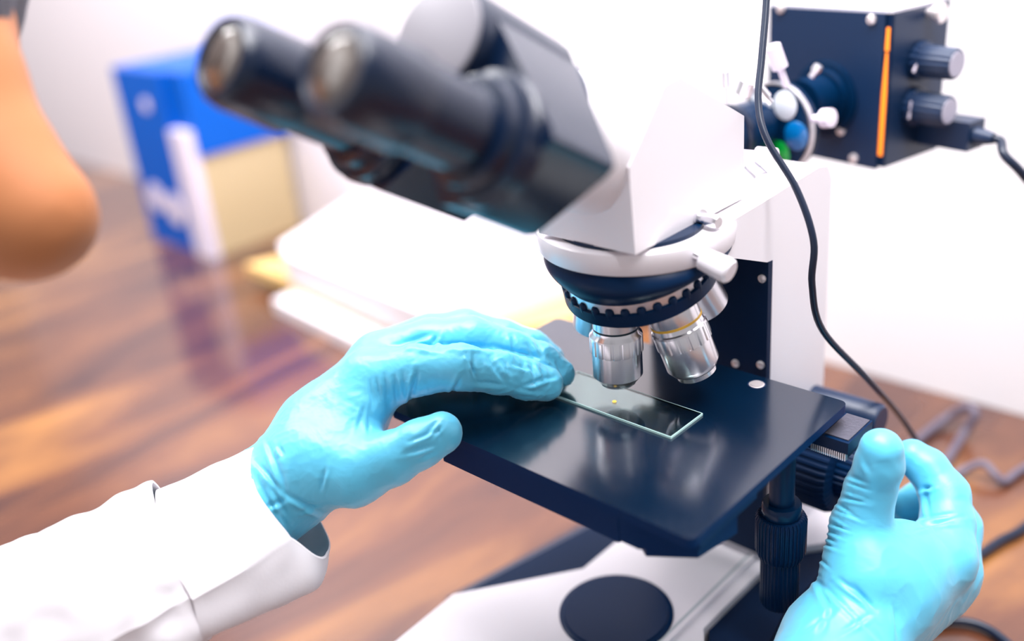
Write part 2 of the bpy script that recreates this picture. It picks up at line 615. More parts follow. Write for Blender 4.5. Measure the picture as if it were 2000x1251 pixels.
def objective(deg, style):
    d = rotv((0, 0, -1), RA, deg)
    o = APEX + d * 84.0       # shoulder point: s = 0 at z about 42
    n = 144
    if style == 'high':
        root = link('objective', lathe(o, d, [(-9, 9.8), (-0.5, 9.8), (-0.5, 10.9), (5.6, 10.9), (5.8, 10.3)], n=64), M_chrome, mic)
        link('groove_ring', lathe(o, d, [(5.6, 10.4), (7.0, 10.4)], n=48), M_groove, root)
        link('shoulder', lathe(o, d, [(6.6, 11.0), (8.4, 11.3), (9.6, 12.6), (10.2, 12.8), (10.6, 12.2)], n=64), M_chrome, root)
        link('knurled_band', lathe(o, d, [(10.2, 12.4), (10.8, 12.8), (18.2, 12.8), (18.6, 12.2)], n=n,
                                   rfun=lambda t, s: 1.0 - 0.045 * (1 if (t * 18 / (2 * math.pi) + .01) % 1 < 0.2 else 0)), M_chrome, root)
        link('barrel', lathe(o, d, [(18.2, 12.1), (18.6, 12.15), (31.0, 12.15), (34.0, 9.7), (34.2, 9.2)], n=96), M_chrome, root)
        link('tip_groove', lathe(o, d, [(34.0, 9.2), (34.8, 9.0)], n=48), M_groove, root)
        link('tip', lathe(o, d, [(34.7, 8.8), (35.8, 8.6), (36.2, 5.0), (37.0, 4.6), (37.0, 2.4)], n=64), M_chrome, root)
        link('front_lens', lathe(o, d, [(36.4, 2.4), (36.9, 2.2), (37.1, 0.0)], n=32), M_lens, root)
    elif style == 'mid':
        root = link('objective', lathe(o, d, [(-9, 10.2), (0.0, 10.2), (0.0, 12.2), (7.0, 12.4), (7.3, 12.3)], n=64), M_chrome, mic)
        link('colour_ring', lathe(o, d, [(6.9, 12.35), (7.1, 12.55), (8.1, 12.55), (8.3, 12.35)], n=96), M_yellow, root,
             label='yellow magnification ring')
        link('shoulder', lathe(o, d, [(8.1, 12.4), (10.4, 12.7), (11.0, 13.4), (12.0, 13.5)], n=64), M_chrome, root)
        link('knurled_band', lathe(o, d, [(11.6, 13.2), (12.2, 13.5), (19.5, 13.5), (19.9, 12.9)], n=n,
                                   rfun=lambda t, s: 1.0 - 0.045 * (1 if (t * 18 / (2 * math.pi) + .01) % 1 < 0.2 else 0)), M_chrome, root)
        link('barrel', lathe(o, d, [(19.4, 12.9), (31.5, 12.9), (34.4, 11.0), (34.6, 10.6)], n=96), M_chrome, root)
        link('tip_groove', lathe(o, d, [(34.4, 10.5), (35.0, 10.4)], n=48), M_groove, root)
        link('tip', lathe(o, d, [(34.9, 9.8), (37.6, 9.6), (38.0, 9.0), (38.0, 4)], n=64), M_chrome, root)
        link('front_lens', lathe(o, d, [(37.4, 4.2), (37.9, 4.0), (37.9, 0.0)], n=32), M_lens, root)
    else:
        root = link('objective', lathe(o, d, [(-9, 10.2), (-1.0, 10.2), (-1.0, 11.6), (2.2, 11.8)], n=64), M_satin, mic)
        link('knurled_band', lathe(o, d, [(2.0, 11.7), (2.4, 12.1), (9.5, 12.1), (9.8, 11.9)], n=n,
                                   rfun=lambda t, s: 1.0 - 0.045 * (1 if (t * 15 / (2 * math.pi)) % 1 < 0.15 else 0)), M_satin, root)
        link('barrel', lathe(o, d, [(9.4, 12.2), (24.0, 12.2), (26.5, 9.5), (26.6, 4)], n=96), M_satin, root)
        link('front_lens', lathe(o, d, [(26.0, 4.2), (26.5, 4.0), (26.5, 0.0)], n=32), M_lens, root)
    return root


# which way is the right-hand one
sgn = 1 if rotv((0, 0, -1), RA, 72).x > 0 else -1
for ang, st in ((0, 'high'), (72, 'mid'), (144, 'low'), (216, 'low'), (288, 'low')):
    objective(ang * sgn, st)

# stage -------------------------------------------------------------
bm = bmesh.new()
pts = []
for cx, cy, a0 in ((87, 126.6, 0), (-87, 126.6, 90), (-87, 4, 180), (87, 4, 270)):
    pts += arc(cx, cy, 4, a0, a0 + 90, 5)
st = link('stage', prism([(x, y, 0) for x, y in pts], (0, 0, -4.6), (0, 0, 0)), M_stage, mic, bevel=0.7)
st.data.materials.append(M_under)
for p in st.data.polygons:
    if p.normal.z < 0.97:
        p.material_index = 1
link('carriage', box(-54, 54, 0.6, 126, -18, -4.6), M_under, st, bevel=0.8)
link('carriage_end', box(-60, -54, 2, 30, -15.5, -4.6), M_under, st, bevel=0.8)
link('corner_block', prism([(54, 0.8, 0), (64, 0.8, 0), (84, 16, 0), (84, 60, 0), (54, 60, 0)], (0, 0, -17), (0, 0, -4.6)),
     M_under, st, bevel=0.8)
link('corner_bracket', prism([(56, 12, 0), (62, 8, 0), (80, 20, 0), (84, 44, 0), (56, 44, 0)], (0, 0, -26), (0, 0, -17)),
     M_under, st, bevel=0.8)
c = on(1478, 751, 'z', 0)
link('stage_screw', lathe((c.x, c.y, 0), (0, 0, 1), [(-1, 4), (0.3, 4), (0.3, 3.2), (0.9, 3.0), (0.9, 0)], n=24), M_screw, st)
link('screw_rim', lathe((c.x, c.y, 0), (0, 0, 1), [(0, 4.6), (0.35, 4.5), (0.35, 3.9), (0.1, 3.9)], n=24, caps=False), M_blackm, st)
# rack rail that sticks out of the back right of the stage
rk = link('rack_rail', box(62, 100.5, 112, 137, -16, -10), M_black, st, bevel=0.5)
link('rail_plate', box(88, 99.5, 114, 136, -10, -9.4), mat('worn_steel', (0.13, 0.13, 0.17), 0.35, metal=0.6, bump=(600, 0.5, 0.0004)), rk)
link('rack_bed', box(62, 99, 113.5, 137, -20, -16), M_blackm, rk)
for k in range(17):
    x = 82 + k * 1.05
    link('rack_tooth', box(x, x + 0.55, 112.2, 114.5, -20, -16.2), M_tooth, rk, smooth=False)
# coaxial stage drive hanging under the right side
SX, SY = 75.0, 99.0
dr = link('stage_drive', lathe((SX, SY, 0), (0, 0, -1), [(4, 6), (48, 6), (48, 3)], n=36), M_black, mic)
link('drive_collar', lathe((SX, SY, 0), (0, 0, -1), [(45, 8.8), (46, 9.4), (51, 9.6), (52, 9.0), (52, 8)], n=48), M_blackgloss, dr)
link('upper_knob', lathe((SX, SY, 0), (0, 0, -1), [(51.5, 8.5), (52, 11.2), (54, 12.3), (72, 12.3), (76, 11), (77, 9)],
                         n=216, rfun=knurl(36, 0.05)), M_black, dr)
link('lower_knob', lathe((SX, SY, 0), (0, 0, -1), [(76, 8.8), (77, 9.6), (104, 9.6), (106, 8.6), (106, 0)], n=180,
                         rfun=knurl(30, 0.04)), M_black, dr)
# focus knobs
fk = link('coarse_focus_knob', lathe((38, 166, -62), (1, 0, 0), [(-2, 12), (6, 12), (7, 23), (9, 25.5), (34, 25.5), (37, 24), (38, 20),
                                                              (38, 0)], n=240, rfun=knurl(40, 0.03)), M_blackm, mic)
link('fine_focus_knob', lathe((76, 166, -62), (1, 0, 0), [(-1, 13), (0, 16), (19, 15.5), (22, 13), (22, 0)], n=180,
                              rfun=knurl(30, 0.04)), M_black, fk)
ck = at(1680, 812, 0.545)
link('tension_knob', lathe(ck, (1, 0, 0), [(-40, 9), (-39, 10), (10, 10), (12, 8.5), (12, 0)], n=48), M_house, mic)

# white vertical illuminator block on top ----------------------------
prof = [(54, 88), (141, 88), (141, 128), (90, 156), (78, 155), (52, 127)]
hb = link('illuminator_block', prism([(0, y, z) for y, z in prof], (-27.5, 0, 0), (27.5, 0, 0)), M_white, mic, bevel=1.6)
th = math.radians(31)
T = Vector((0, -math.cos(th), math.sin(th)))      # along the eyepiece tubes, towards the eye
N = Vector((0, math.sin(th), math.cos(th)))


def hp(x, s, mm):
    return Vector((x, 0, 0)) + T * s + N * mm


link('neck', lathe(hp(0, 10, 141), T, [(0, 27), (45, 27), (50, 25)], n=64), M_white, hb)
link('neck_ring', lathe(hp(0, 54, 141), T, [(0, 27.5), (1, 28.4), (5, 28.4), (6, 27)], n=64), M_blackgloss, hb)
link('port_cap', lathe((-20, 108, 120), (0, 0, 1), [(0, 19), (44, 19), (47, 17), (48, 0)], n=64), mat('cap_pink', (0.72, 0.66, 0.70), 0.5), hb)

# binocular head ------------------------------------------------------
poly = []
for x, mm in arc(0, 152, 21.5, 62, 118, 8):
    poly.append((x, mm))
poly += [(-57, 129), (-60, 125), (-57, 121), (-24, 97), (-17, 96), (0, 112), (17, 96), (24, 97), (57, 121), (60, 125), (57, 129)]
bm = bmesh.new()


def shear(x, mm):
    return 0.32 * max(0.0, abs(x) - 10)


A_ = [bm.verts.new(hp(x, 57 + shear(x, mm), mm)) for x, mm in poly]
B_ = [bm.verts.new(hp(x * 0.97, 106, mm)) for x, mm in poly]
n = len(poly)
bm.faces.new(A_[::-1])
bm.faces.new(B_)
for i in range(n):
    bm.faces.new((A_[i], A_[(i + 1) % n], B_[(i + 1) % n], B_[i]))
head = link('head_housing', bm, M_headgrey, mic, bevel=1.8)
link('hinge_barrel', lathe(hp(0, 60, 153), T, [(0, 20.8), (52, 20.8), (54, 20)], n=72), M_headgrey, head)
link('hinge_cap', lathe(hp(0, 114, 153), T, [(0, 20), (1.2, 20), (1.8, 18.6), (2.0, 0)], n=72), M_capgrey, head, label='light grey round cap')
for sx in (-1, 1):
    x = 30.0 * sx
    c0 = hp(x, 0, 121)
    col_ = link('prism_collar', lathe(c0, T, [(104, 24), (108, 24), (109, 23), (112, 23), (113, 20), (118, 19), (119, 16)], n=72), M_headgrey, head)
    tb = link('eyepiece_tube', lathe(c0, T, [(112, 15.2), (148, 15.2), (148.5, 16)], n=64), M_headgrey, head)
    link('eyepiece', lathe(c0, T, [(147, 16.2), (148, 16.6), (170, 16.0), (174, 15.0), (176.2, 13.4), (176.2, 12), (174.8, 11.4)], n=72), M_headgrey, tb)
    link('eyepiece_lens', lathe(c0, T, [(173.8, 12.4), (174.6, 11.6), (176.2, 8), (176.9, 4), (177.1, 0)], n=48), M_lens, tb)
link('thumb_screw', lathe(on(1362, 425, 'x', 27.5), (1, -0.15, 0.05), [(-1, 2), (3, 2)], n=20), M_chrome, hb)
q = on(1366, 424, 'x', 28)
link('thumb_screw', lathe(q, (1, -0.2, 0), [(-0.5, 4), (1.5, 4), (1.5, 2.6), (6, 2.6), (6, 3.4), (10.5, 3.4), (12, 2.6), (12, 0)], n=28), M_chrome, hb)
q = on(1345, 492, 'x', 36)
tsd = Vector((1, 0.02, -0.25))
ts = link('clamp_screw', lathe(q, tsd, [(-2, 2.4), (7, 2.4), (7, 2.0)], n=24), M_chrome, mic)
link('clamp_knob', lathe(q + tsd.normalized() * 6, tsd, [(0, 2.6), (1.5, 5.0), (12, 5.7), (15.0, 5.6), (16, 4.6), (16, 0)], n=36), mat('clear_white_plastic', (0.82, 0.80, 0.86), 0.25, coat=0.6), ts)

# ---------------------------------------------------------------- lamp housing and filter wheel (turned 12 degrees)
ph = math.radians(-12)
U = Vector((math.cos(ph), math.sin(ph), 0))
Vd = Vector((-math.sin(ph), math.cos(ph), 0))
Zv = Vector((0, 0, 1))
P0 = at(1743, 27, 0.55)
LH, LW, LD = 89.0, 87.0, 54.0
fr = (P0, U, Vd, Zv)
house = link('lamp_housing', box(-LW, 0, 2.0, LD, -LH, 0, frame=fr), M_house, mic, bevel=1.2)
link('front_panel', box(-LW - 1, -3.6, -1.2, 1.6, -LH - 1, 0, frame=fr), M_house, house, bevel=0.5)
link('lid', box(-LW, 0, 0, LD + 1, 0, 1.6, frame=fr), mat('pale_lid', (0.62, 0.60, 0.68), 0.4), house, bevel=0.4)
link('slot_back', box(-3.4, 0.4, 0.2, 2.2, -LH + 1, -1, frame=fr), M_blackm, house)


def hpx(px, py, off=0.0):
    """point on the front face plane of the lamp housing seen at a pixel"""
    r = Vector(RN @ np.array([px - 1000.0, py - 625.5, FPX]))
    t = (P0 + Vd * -1.2 - CAMP).dot(Vd) / r.dot(Vd)
    return CAMP + r * t - Vd * off


def spx(px, py, off=0.0):
    r = Vector(RN @ np.array([px - 1000.0, py - 625.5, FPX]))
    t = (P0 - CAMP).dot(U) / r.dot(U)
    return CAMP + r * t + U * off


# glowing slot between front panel and side
def strip(z0, z1, w0, w1):
    bm = bmesh.new()
    pts_ = [(-1.8 - w0 / 2, z0), (-1.8 + w0 / 2, z0), (-1.8 + w1 / 2, z1), (-1.8 - w1 / 2, z1)]
    a1 = [bm.verts.new(P0 + U * x + Vd * -0.4 + Zv * z) for x, z in pts_]
    b1 = [bm.verts.new(P0 + U * x + Vd * 0.6 + Zv * z) for x, z in pts_]
    bm.faces.new(a1)
    bm.faces.new(b1[::-1])
    for i in range(4):
        bm.faces.new((a1[i], a1[(i + 1) % 4], b1[(i + 1) % 4], b1[i]))
    return bm


link('light_slot', strip(-20.5, -7.5, 2.4, 2.0), M_orange, house, label='glowing orange slot')
link('light_slot', strip(-45, -21.5, 2.9, 1.2), M_orange, house, label='glowing orange slot')
link('light_slot', strip(-81.5, -45, 2.6, 2.9), M_orange, house, label='glowing orange slot')
for px, py in ((1526, 16), (1703, 38), (1668, 309), (1643, 254)):
    link('screw', lathe(hpx(px, py), -Vd, [(-0.5, 3.0), (1.2, 2.9), (2.0, 1.8), (2.1, 0)], n=20), M_screw, house)
for (px, py), an in (((1795, 118), 62), ((1782, 207), 85)):
    c = spx(px, py)
    kb = link('dial_knob', lathe(c, U, [(0.5, 11.5), (4, 11.5), (5, 9.6), (23, 8.9), (24, 8.2), (24, 0)], n=144, rfun=knurl(18, 0.05)), M_house, house)
    link('knob_face', lathe(c + U * 24, U, [(0, 7.2), (0.4, 7.0), (0.4, 0)], n=36), mat('knob_face', (0.42, 0.40, 0.5), 0.35), kb)
    dirv = (Vd * -math.cos(math.radians(an)) * 0 + Zv * math.sin(math.radians(an)) + Vd * math.cos(math.radians(an)))
    e1 = c - Vd * 9.0 + U * 4.6
    link('pointer', tube([e1 - dirv * 5, e1, e1 + dirv * 5], 0.8, n=8, sub=2), M_label, kb)
c = spx(1812, 24)
hs = link('thumb_screw', lathe(c, U, [(0, 2.4), (4, 2.4), (4, 4.4), (7, 5.6), (9, 5.8), (10, 5), (10, 0)], n=28), M_screw, house)
# connector and its lead
c = spx(1808, 246)
pl = link('plug', box(-2, 33, -8, 8, -9, 8, frame=(c, U, Vd, Zv)), M_house, house, bevel=2)
link('plug_sleeve', lathe(c + U * 32 - Zv * 1, U, [(0, 5.5), (8, 4.2), (12, 3.2)], n=24), M_house, pl)

# epi-illumination tube, filter wheel
HC = hpx(1612, 192)
link('lamp_collar', lathe(HC, -Vd, [(-1, 23), (1.5, 23), (2, 21.5), (2, 18.5), (6, 18), (6, 15.5), (24, 15.5), (24, 14)], n=72), M_blackgloss, house)
FW = HC - Vd * 45.0 - Zv * 8.5 + U * 1.5
wheel = link('filter_wheel', lathe(FW, Vd, [(-1, 24), (0, 26.3), (6, 26.3), (7, 25)], n=96), M_blackgloss, mic)
link('wheel_rim', lathe(FW, -Vd, [(-2, 26.8), (1.6, 26.8), (1.6, 25.6), (0.2, 25.4)], n=96, caps=False), M_satin, wheel)
for an, mt_, nm in ((64, M_fwhite, 'white glass filter'), (-8, M_fblue, 'blue glass filter'), (-80, M_fgreen, 'green glass filter'),
                    (-152, M_blackgloss, None), (136, M_fwhite, 'white glass filter')):
    r_ = 16.0
    c = FW + U * math.cos(math.radians(an)) * r_ + Zv * math.sin(math.radians(an)) * r_
    fl = link('filter', lathe(c - Vd * 0.6, -Vd, [(0, 8.6), (0.9, 8.6), (1.3, 8.0), (1.4, 0)], n=40), mt_, wheel, label=nm)
drum = link('illuminator_tube', lathe(FW - Vd * 1.0 + U * -11, -Vd, [(0, 14), (6, 16.5), (24, 16.5), (25, 15.5), (60, 15)], n=72), M_blackgloss, mic)
link('tube_band', lathe(FW - Vd * 24.0 + U * -11, -Vd, [(0, 17), (1, 17.6), (4, 17.6), (5, 16)], n=72), M_headgrey, drum)


def pin(p0, p1, r0, r1, split=0.5, name='adjusting_pin', m_=None, parent=None):
    p0, p1 = Vector(p0), Vector(p1)
    L = (p1 - p0).length
    return link(name, lathe(p0, p1 - p0, [(0, r0), (L * split, r0), (L * split + 0.3, r1), (L * 0.97, r1), (L, r1 * 0.7)], n=20),
                m_ or M_satin, parent or drum)


pin(at(1420, 205, .535), at(1417, 138, .53), 0.8, 1.9)
pin(at(1450, 190, .52), at(1462, 158, .515), 2.2, 4.6, 0.15, 'knurled_screw')
pin(at(1537, 170, .545), at(1508, 88, .535), 1.9, 4.4, 0.45, 'lever', M_label)
pin(at(1585, 150, .565), at(1600, 128, .56), 1.8, 2.8, 0.5)
pin(at(1590, 232, .56), at(1625, 230, .55), 2.2, 5.4, 0.5, 'thumb_screw', M_label)
pin(at(1450, 297, .50), at(1518, 302, .487), 1.3, 3.4, 0.42, 'adjusting_screw', M_label)
pin(at(1466, 328, .50), at(1490, 352, .49), 4.2, 4.4, 0.3, 'knurled_screw')
pin(at(1505, 200, .52), at(1480, 170, .515), 1.8, 3.0, 0.3)

# ---------------------------------------------------------------- the glass slide on the stage
s1 = on(1310, 852, 'z', 1.2)
s2 = on(1366, 805, 'z', 1.2)
sx1, sy0, sy1 = s1.x, s1.y, s1.y + 25.4
slide = empty('glass_slide', ((sx1 * 2 - 76) / 2, (sy0 + sy1) / 2, 0.05))
tag(slide, 'clear glass microscope slide with pale green edges lying on the black stage', 'slide')
link('pane', box(sx1 - 76, sx1, sy0, sy1, 0.06, 1.15), M_glass, slide, smooth=False)
for x0, x1, y0, y1 in ((sx1 - 76, sx1 + .35, sy0 - .35, sy0), (sx1 - 76, sx1 + .35, sy1, sy1 + .35), (sx1, sx1 + .35, sy0, sy1),
                       (sx1 - 76.35, sx1 - 76, sy0 - .35, sy1 + .35)):
    link('edge', box(x0, x1, y0, y1, 0.06, 1.2), M_glassedge, slide, smooth=False)
c = on(1200, 783, 'z', 1.3)
link('specimen', lathe((c.x, c.y, 1.16), (0, 0, 1), [(0, 1.1), (0.15, 1.0), (0.2, 0)], n=16), M_spot, slide,
     label='tiny lit yellow specimen spot')

# ---------------------------------------------------------------- cables
tag(link('power_cord', tube([at(1500, -120, .47), at(1497, 0, .468), at(1488, 110, .465), at(1481, 200, .462), at(1498, 272, .458),
                             at(1556, 370, .455), at(1589, 470, .455), at(1586, 555, .465), at(1607, 645, .485), at(1693, 738, .52),
                             at(1760, 815, .57), at(1803, 885, .60), on(1830, 950, 'z', TZ + 6), on(1845, 1010, 'z', TZ + 6)],
                            1.7, n=12), M_cable), 'thin black cord hanging in front of the white arm', 'cord')
e0 = spx(1808, 246) + U * 44.6 - Zv
tag(link('lamp_lead', tube([e0, e0 + U * 4 - Zv * 1, at(1962, 303, .556), at(2003, 347, .558), at(2090, 470, .58), at(2140, 700, .58),
                            on(2200, 1000, 'z', TZ + 4), on(2300, 1100, 'z', TZ + 4)], 2.5, n=12), M_cable), 'thick black lead running from the lamp housing plug', 'cord')
tag(link('cable_and_reflection', tube([on(1740, 900, 'z', TZ + 4), on(1800, 853, 'z', TZ + 4), on(1850, 815, 'z', TZ + 8), on(1890, 795, 'z', TZ + 22),  # cable rises to the bend; the returning leg is its table reflection, modelled
                             on(1905, 810, 'z', TZ + 20), on(1880, 850, 'z', TZ + 4), on(1845, 905, 'z', TZ + 4), on(1800, 960, 'z', TZ + 4)],
                            3.2, n=10), M_cablegrey), 'grey cable near the wall with its reflection drawn as a second leg', 'cable')
tag(link('cable', tube([on(1820, 960, 'z', TZ + 4), on(1870, 925, 'z', TZ + 4), on(1918, 905, 'z', TZ + 12), on(1945, 928, 'z', TZ + 8),
                        on(1962, 940, 'z', TZ + 4), on(1990, 920, 'z', TZ + 4), on(2060, 880, 'z', TZ + 4)], 2.8, n=10), M_cablegrey),
    'mauve grey cable kinked on the table behind the right glove', 'cable')
tag(link('black_cable', tube([on(1840, 1120, 'z', TZ + 4), on(1905, 1088, 'z', TZ + 4), on(1955, 1055, 'z', TZ + 4), on(2000, 1030, 'z', TZ + 4),
                              on(2080, 960, 'z', TZ + 4)], 3.0, n=10), M_cable), 'black cable on the table right of the gloved wrist', 'cable')
tag(link('shadow_strip', tube([on(1740, 1251, 'z', TZ + 4), on(1800, 1222, 'z', TZ + 4), on(1870, 1212, 'z', TZ + 4), on(1930, 1228, 'z', TZ + 4),  # tube modelled in place of a blurred shadow on the table
                               on(1990, 1275, 'z', TZ + 4)], 2.8, n=10), M_cable), 'dark tube drawn for a shadow across the bottom right corner', 'cable')

# ---------------------------------------------------------------- papers and box behind
def sheetstack(name, px4, z0, z1, m_, label, cat, group=None):
    pts_ = [on(px, py, 'z', z1) for px, py in px4]
    pts_ = [(p.x, min(p.y, 462), 0) for p in pts_]
    return tag(link(name, prism(pts_, (0, 0, z0), (0, 0, z1)), m_, bevel=1.5), label, cat, group)


sheetstack('booklet', [(532, 585), (700, 668), (905, 700), (1130, 600), (860, 440)], TZ, TZ + 14, M_paper,
           'white booklet at the bottom of the paper pile', 'booklet')
sheetstack('folder', [(478, 515), (880, 668), (1330, 560), (900, 400)], TZ + 14, TZ + 26, M_folder,
           'yellow card folder in the middle of the paper pile', 'folder')
sheetstack('paper_pad', [(545, 475), (560, 500), (830, 612), (1200, 480), (860, 330), (720, 375)], TZ + 26, TZ + 58, M_paper,
           'thick white paper pad on top of the yellow folder', 'paper')

b0 = on(290, 468, 'z', TZ)
b1 = on(402, 492, 'z', TZ)
by0 = (b0.y + b1.y) / 2
bx0, bx1 = b0.x, -858.0
btop = on(205, 130, 'y', by0).z
carton = empty('carton', ((bx0 + bx1) / 2, by0 + 70, TZ))
tag(carton, 'tall blue and beige carton standing at the left by the wall', 'box')
link('front_face', box(bx0, bx1 - 38, by0, by0 + 8, TZ, btop), M_blue, carton, bevel=2, label='bright blue front')
link('white_edge', box(bx1 - 38, bx1, by0 - 4, by0 + 10, TZ, btop - 70), M_label, carton, bevel=5, label='white rounded edge strip')
link('body', box(bx0 + 4, bx1 - 4, by0 + 9, by0 + 140, TZ, btop - 105), M_beige, carton, bevel=2, label='beige side')
link('lid', box(bx0, bx1 + 2, by0 + 9, by0 + 146, btop - 104, btop), M_blue, carton, bevel=3, label='blue upper part')
for px, py, r_ in ((305, 385, 20), (343, 408, 22), (285, 205, 9)):
    c = on(px, py, 'y', by0)
    link('print_spot', lathe((c.x, by0 + 1, c.z), (0, -1, 0), [(0, r_), (2, r_), (2.2, 0)], n=28), M_label, carton, label='pale printed patch')


# ---------------------------------------------------------------- implicit surfaces for body and gloves
def smin(a_, b_, k):
    if k <= 0:
        return np.minimum(a_, b_)
    h = np.clip(0.5 + 0.5 * (b_ - a_) / k, 0, 1)
    return b_ * (1 - h) + a_ * h - k * h * (1 - h)


def cone(P, a_, b_, ra, rb):
    a_ = np.array(a_, dtype=np.float32)
    b_ = np.array(b_, dtype=np.float32)
    ab = b_ - a_
    t = np.clip(((P - a_) @ ab) / float(ab @ ab), 0, 1)
    return np.linalg.norm(P - a_ - t[..., None] * ab, axis=-1) - (ra + (rb - ra) * t)


def surface(prims_fn, lo, hi, h):
    nx, ny, nz = [int(math.ceil((hi[i] - lo[i]) / h)) + 1 for i in range(3)]
    gx = lo[0] + h * np.arange(nx, dtype=np.float32)
    gy = lo[1] + h * np.arange(ny, dtype=np.float32)
    gz = lo[2] + h * np.arange(nz, dtype=np.float32)
    D = np.empty((nx, ny, nz), np.float32)
    for i0 in range(0, nx, 24):
        i1 = min(nx, i0 + 24)
        G = np.stack(np.meshgrid(gx[i0:i1], gy, gz, indexing='ij'), -1)
        D[i0:i1] = prims_fn(G)
    S = D < 0
    acc = np.zeros((nx - 1, ny - 1, nz - 1, 3), np.float32)
    cnt = np.zeros((nx - 1, ny - 1, nz - 1), np.int16)
    for ax in range(3):
        sl0 = [slice(None)] * 3
        sl1 = [slice(None)] * 3
        sl0[ax] = slice(0, -1)
        sl1[ax] = slice(1, None)
        d0, d1 = D[tuple(sl0)], D[tuple(sl1)]
        cr = (d0 < 0) != (d1 < 0)
        t = np.where(cr, d0 / np.where(cr, d0 - d1, 1), 0)
        oth = [i for i in range(3) if i != ax]
        for o1 in (0, 1):
            for o2 in (0, 1):
                s_ = [slice(None)] * 3
                s_[oth[0]] = slice(o1, D.shape[oth[0]] - 1 + o1)
                s_[oth[1]] = slice(o2, D.shape[oth[1]] - 1 + o2)
                c_ = cr[tuple(s_)]
                tt = t[tuple(s_)]
                off = np.zeros(c_.shape + (3,), np.float32)
                off[..., ax] = tt
                off[..., oth[0]] = o1
                off[..., oth[1]] = o2
                acc += off * c_[..., None]
                cnt += c_
    act = cnt > 0
    idx = -np.ones(act.shape, np.int64)
    idx[act] = np.arange(act.sum())
    ijk = np.argwhere(act)
    verts = (ijk + acc[act] / cnt[act][:, None]) * h + np.array(lo)
    quads = []
    for ax in range(3):
        sl0 = [slice(None)] * 3
        sl1 = [slice(None)] * 3
        sl0[ax] = slice(0, -1)
        sl1[ax] = slice(1, None)
        cr = S[tuple(sl0)] != S[tuple(sl1)]
        E_ = np.argwhere(cr)
        oth = [i for i in range(3) if i != ax]
        ok = (E_[:, oth[0]] > 0) & (E_[:, oth[1]] > 0) & (E_[:, oth[0]] < D.shape[oth[0]] - 1) & (E_[:, oth[1]] < D.shape[oth[1]] - 1)
        E_ = E_[ok]
        q_ = []
        for a1, a2 in ((0, 0), (1, 0), (1, 1), (0, 1)):
            F = E_.copy()
            F[:, oth[0]] -= a1
            F[:, oth[1]] -= a2
            q_.append(idx[F[:, 0], F[:, 1], F[:, 2]])
        qa = np.stack(q_, 1)
        inside = S[tuple(sl0)][E_[:, 0], E_[:, 1], E_[:, 2]]
        flip = (~inside) if ax != 1 else inside
        qa[flip] = qa[flip][:, ::-1]
        quads.append(qa)
    Q = np.concatenate(quads)
    Q = Q[(Q >= 0).all(1)]
    return verts, Q


def smooth_mesh(v_, q_, it, lam=0.5):
    n_ = len(v_)
    for _ in range(it):
        s_ = np.zeros((n_, 3))
        c_ = np.zeros(n_)
        for i in range(4):
            np.add.at(s_, q_[:, i], v_[q_[:, (i + 1) % 4]])
            np.add.at(s_, q_[:, (i + 1) % 4], v_[q_[:, i]])
            np.add.at(c_, q_[:, i], 1)
            np.add.at(c_, q_[:, (i + 1) % 4], 1)
        v_ = v_ + lam * (s_ / np.maximum(c_, 1)[:, None] - v_)
    return v_


def normals(v_, q_):
    fn = np.cross(v_[q_[:, 2]] - v_[q_[:, 0]], v_[q_[:, 3]] - v_[q_[:, 1]])
    nn = np.zeros_like(v_)
    for i in range(4):
        np.add.at(nn, q_[:, i], fn)
    return nn / np.maximum(np.linalg.norm(nn, axis=1), 1e-9)[:, None]


def mesh_from(name, v_, q_, material, parent=None, base=None, label=None):
    bm = bmesh.new()
    bv = [bm.verts.new(p) for p in v_.tolist()]
    for f in q_.tolist():
        try:
            bm.faces.new([bv[i] for i in f])
        except ValueError:
            pass
    loose = [x for x in bm.verts if not x.link_faces]
    bmesh.ops.delete(bm, geom=loose, context='VERTS')
    o = link(name, bm, material, parent, base=base, label=label)
    try:
        for p in o.data.attributes.keys():
            if p == 'sharp_edge':
                o.data.attributes.remove(o.data.attributes[p])
                break
    except Exception:
        pass
    return o


def creases(v_, q_, segs):
    """press folds into the surface: segs = (x0,y0,x1,y1,depth_mm,width_px)"""
    nn = normals(v_, q_)
    view = v_ - np.array(CAMP)
    view /= np.linalg.norm(view, axis=1)[:, None]
    front = (nn * view).sum(1) < 0.15
    p2 = to_px(v_)
    disp = np.zeros(len(v_))
    for x0, y0, x1, y1, dp, wd in segs:
        a_ = np.array([x0, y0], float)
        b_ = np.array([x1, y1], float)
        ab = b_ - a_
        t = ((p2 - a_) @ ab) / (ab @ ab)
        tc = np.clip(t, 0, 1)
        cl = a_ + tc[:, None] * ab
        dd = p2 - cl
        perp = np.array([-ab[1], ab[0]]) / np.linalg.norm(ab)
        sd = dd @ perp
        dist = np.linalg.norm(dd, axis=1)
        fade = np.sin(np.pi * np.clip(0.08 + 0.84 * tc, 0, 1))
        valley = np.exp(-(dist / wd) ** 2)
        ridge = np.exp(-((sd - 1.7 * wd) / (wd * 1.1)) ** 2) * np.exp(-(np.maximum(0, dist - 3 * wd) / wd) ** 2)
        disp += front * fade * dp * 1.45 * (-valley + 0.75 * ridge)
    return v_ + nn * disp[:, None], nn


# the person -----------------------------------------------------------
person = empty('person', (-230, -330, -930))
tag(person, 'person in a white lab coat and blue gloves working at the microscope', 'person')


def J(px, py, d, r):
    p = at(px, py, d)
    return (np.array(p, dtype=np.float32), r)


def chain(P, js):
    d = None
    for (a_, ra), (b_, rb) in zip(js[:-1], js[1:]):
        c_ = cone(P, a_, b_, ra, rb)
        d = c_ if d is None else smin(d, c_, 3.0)
    return d


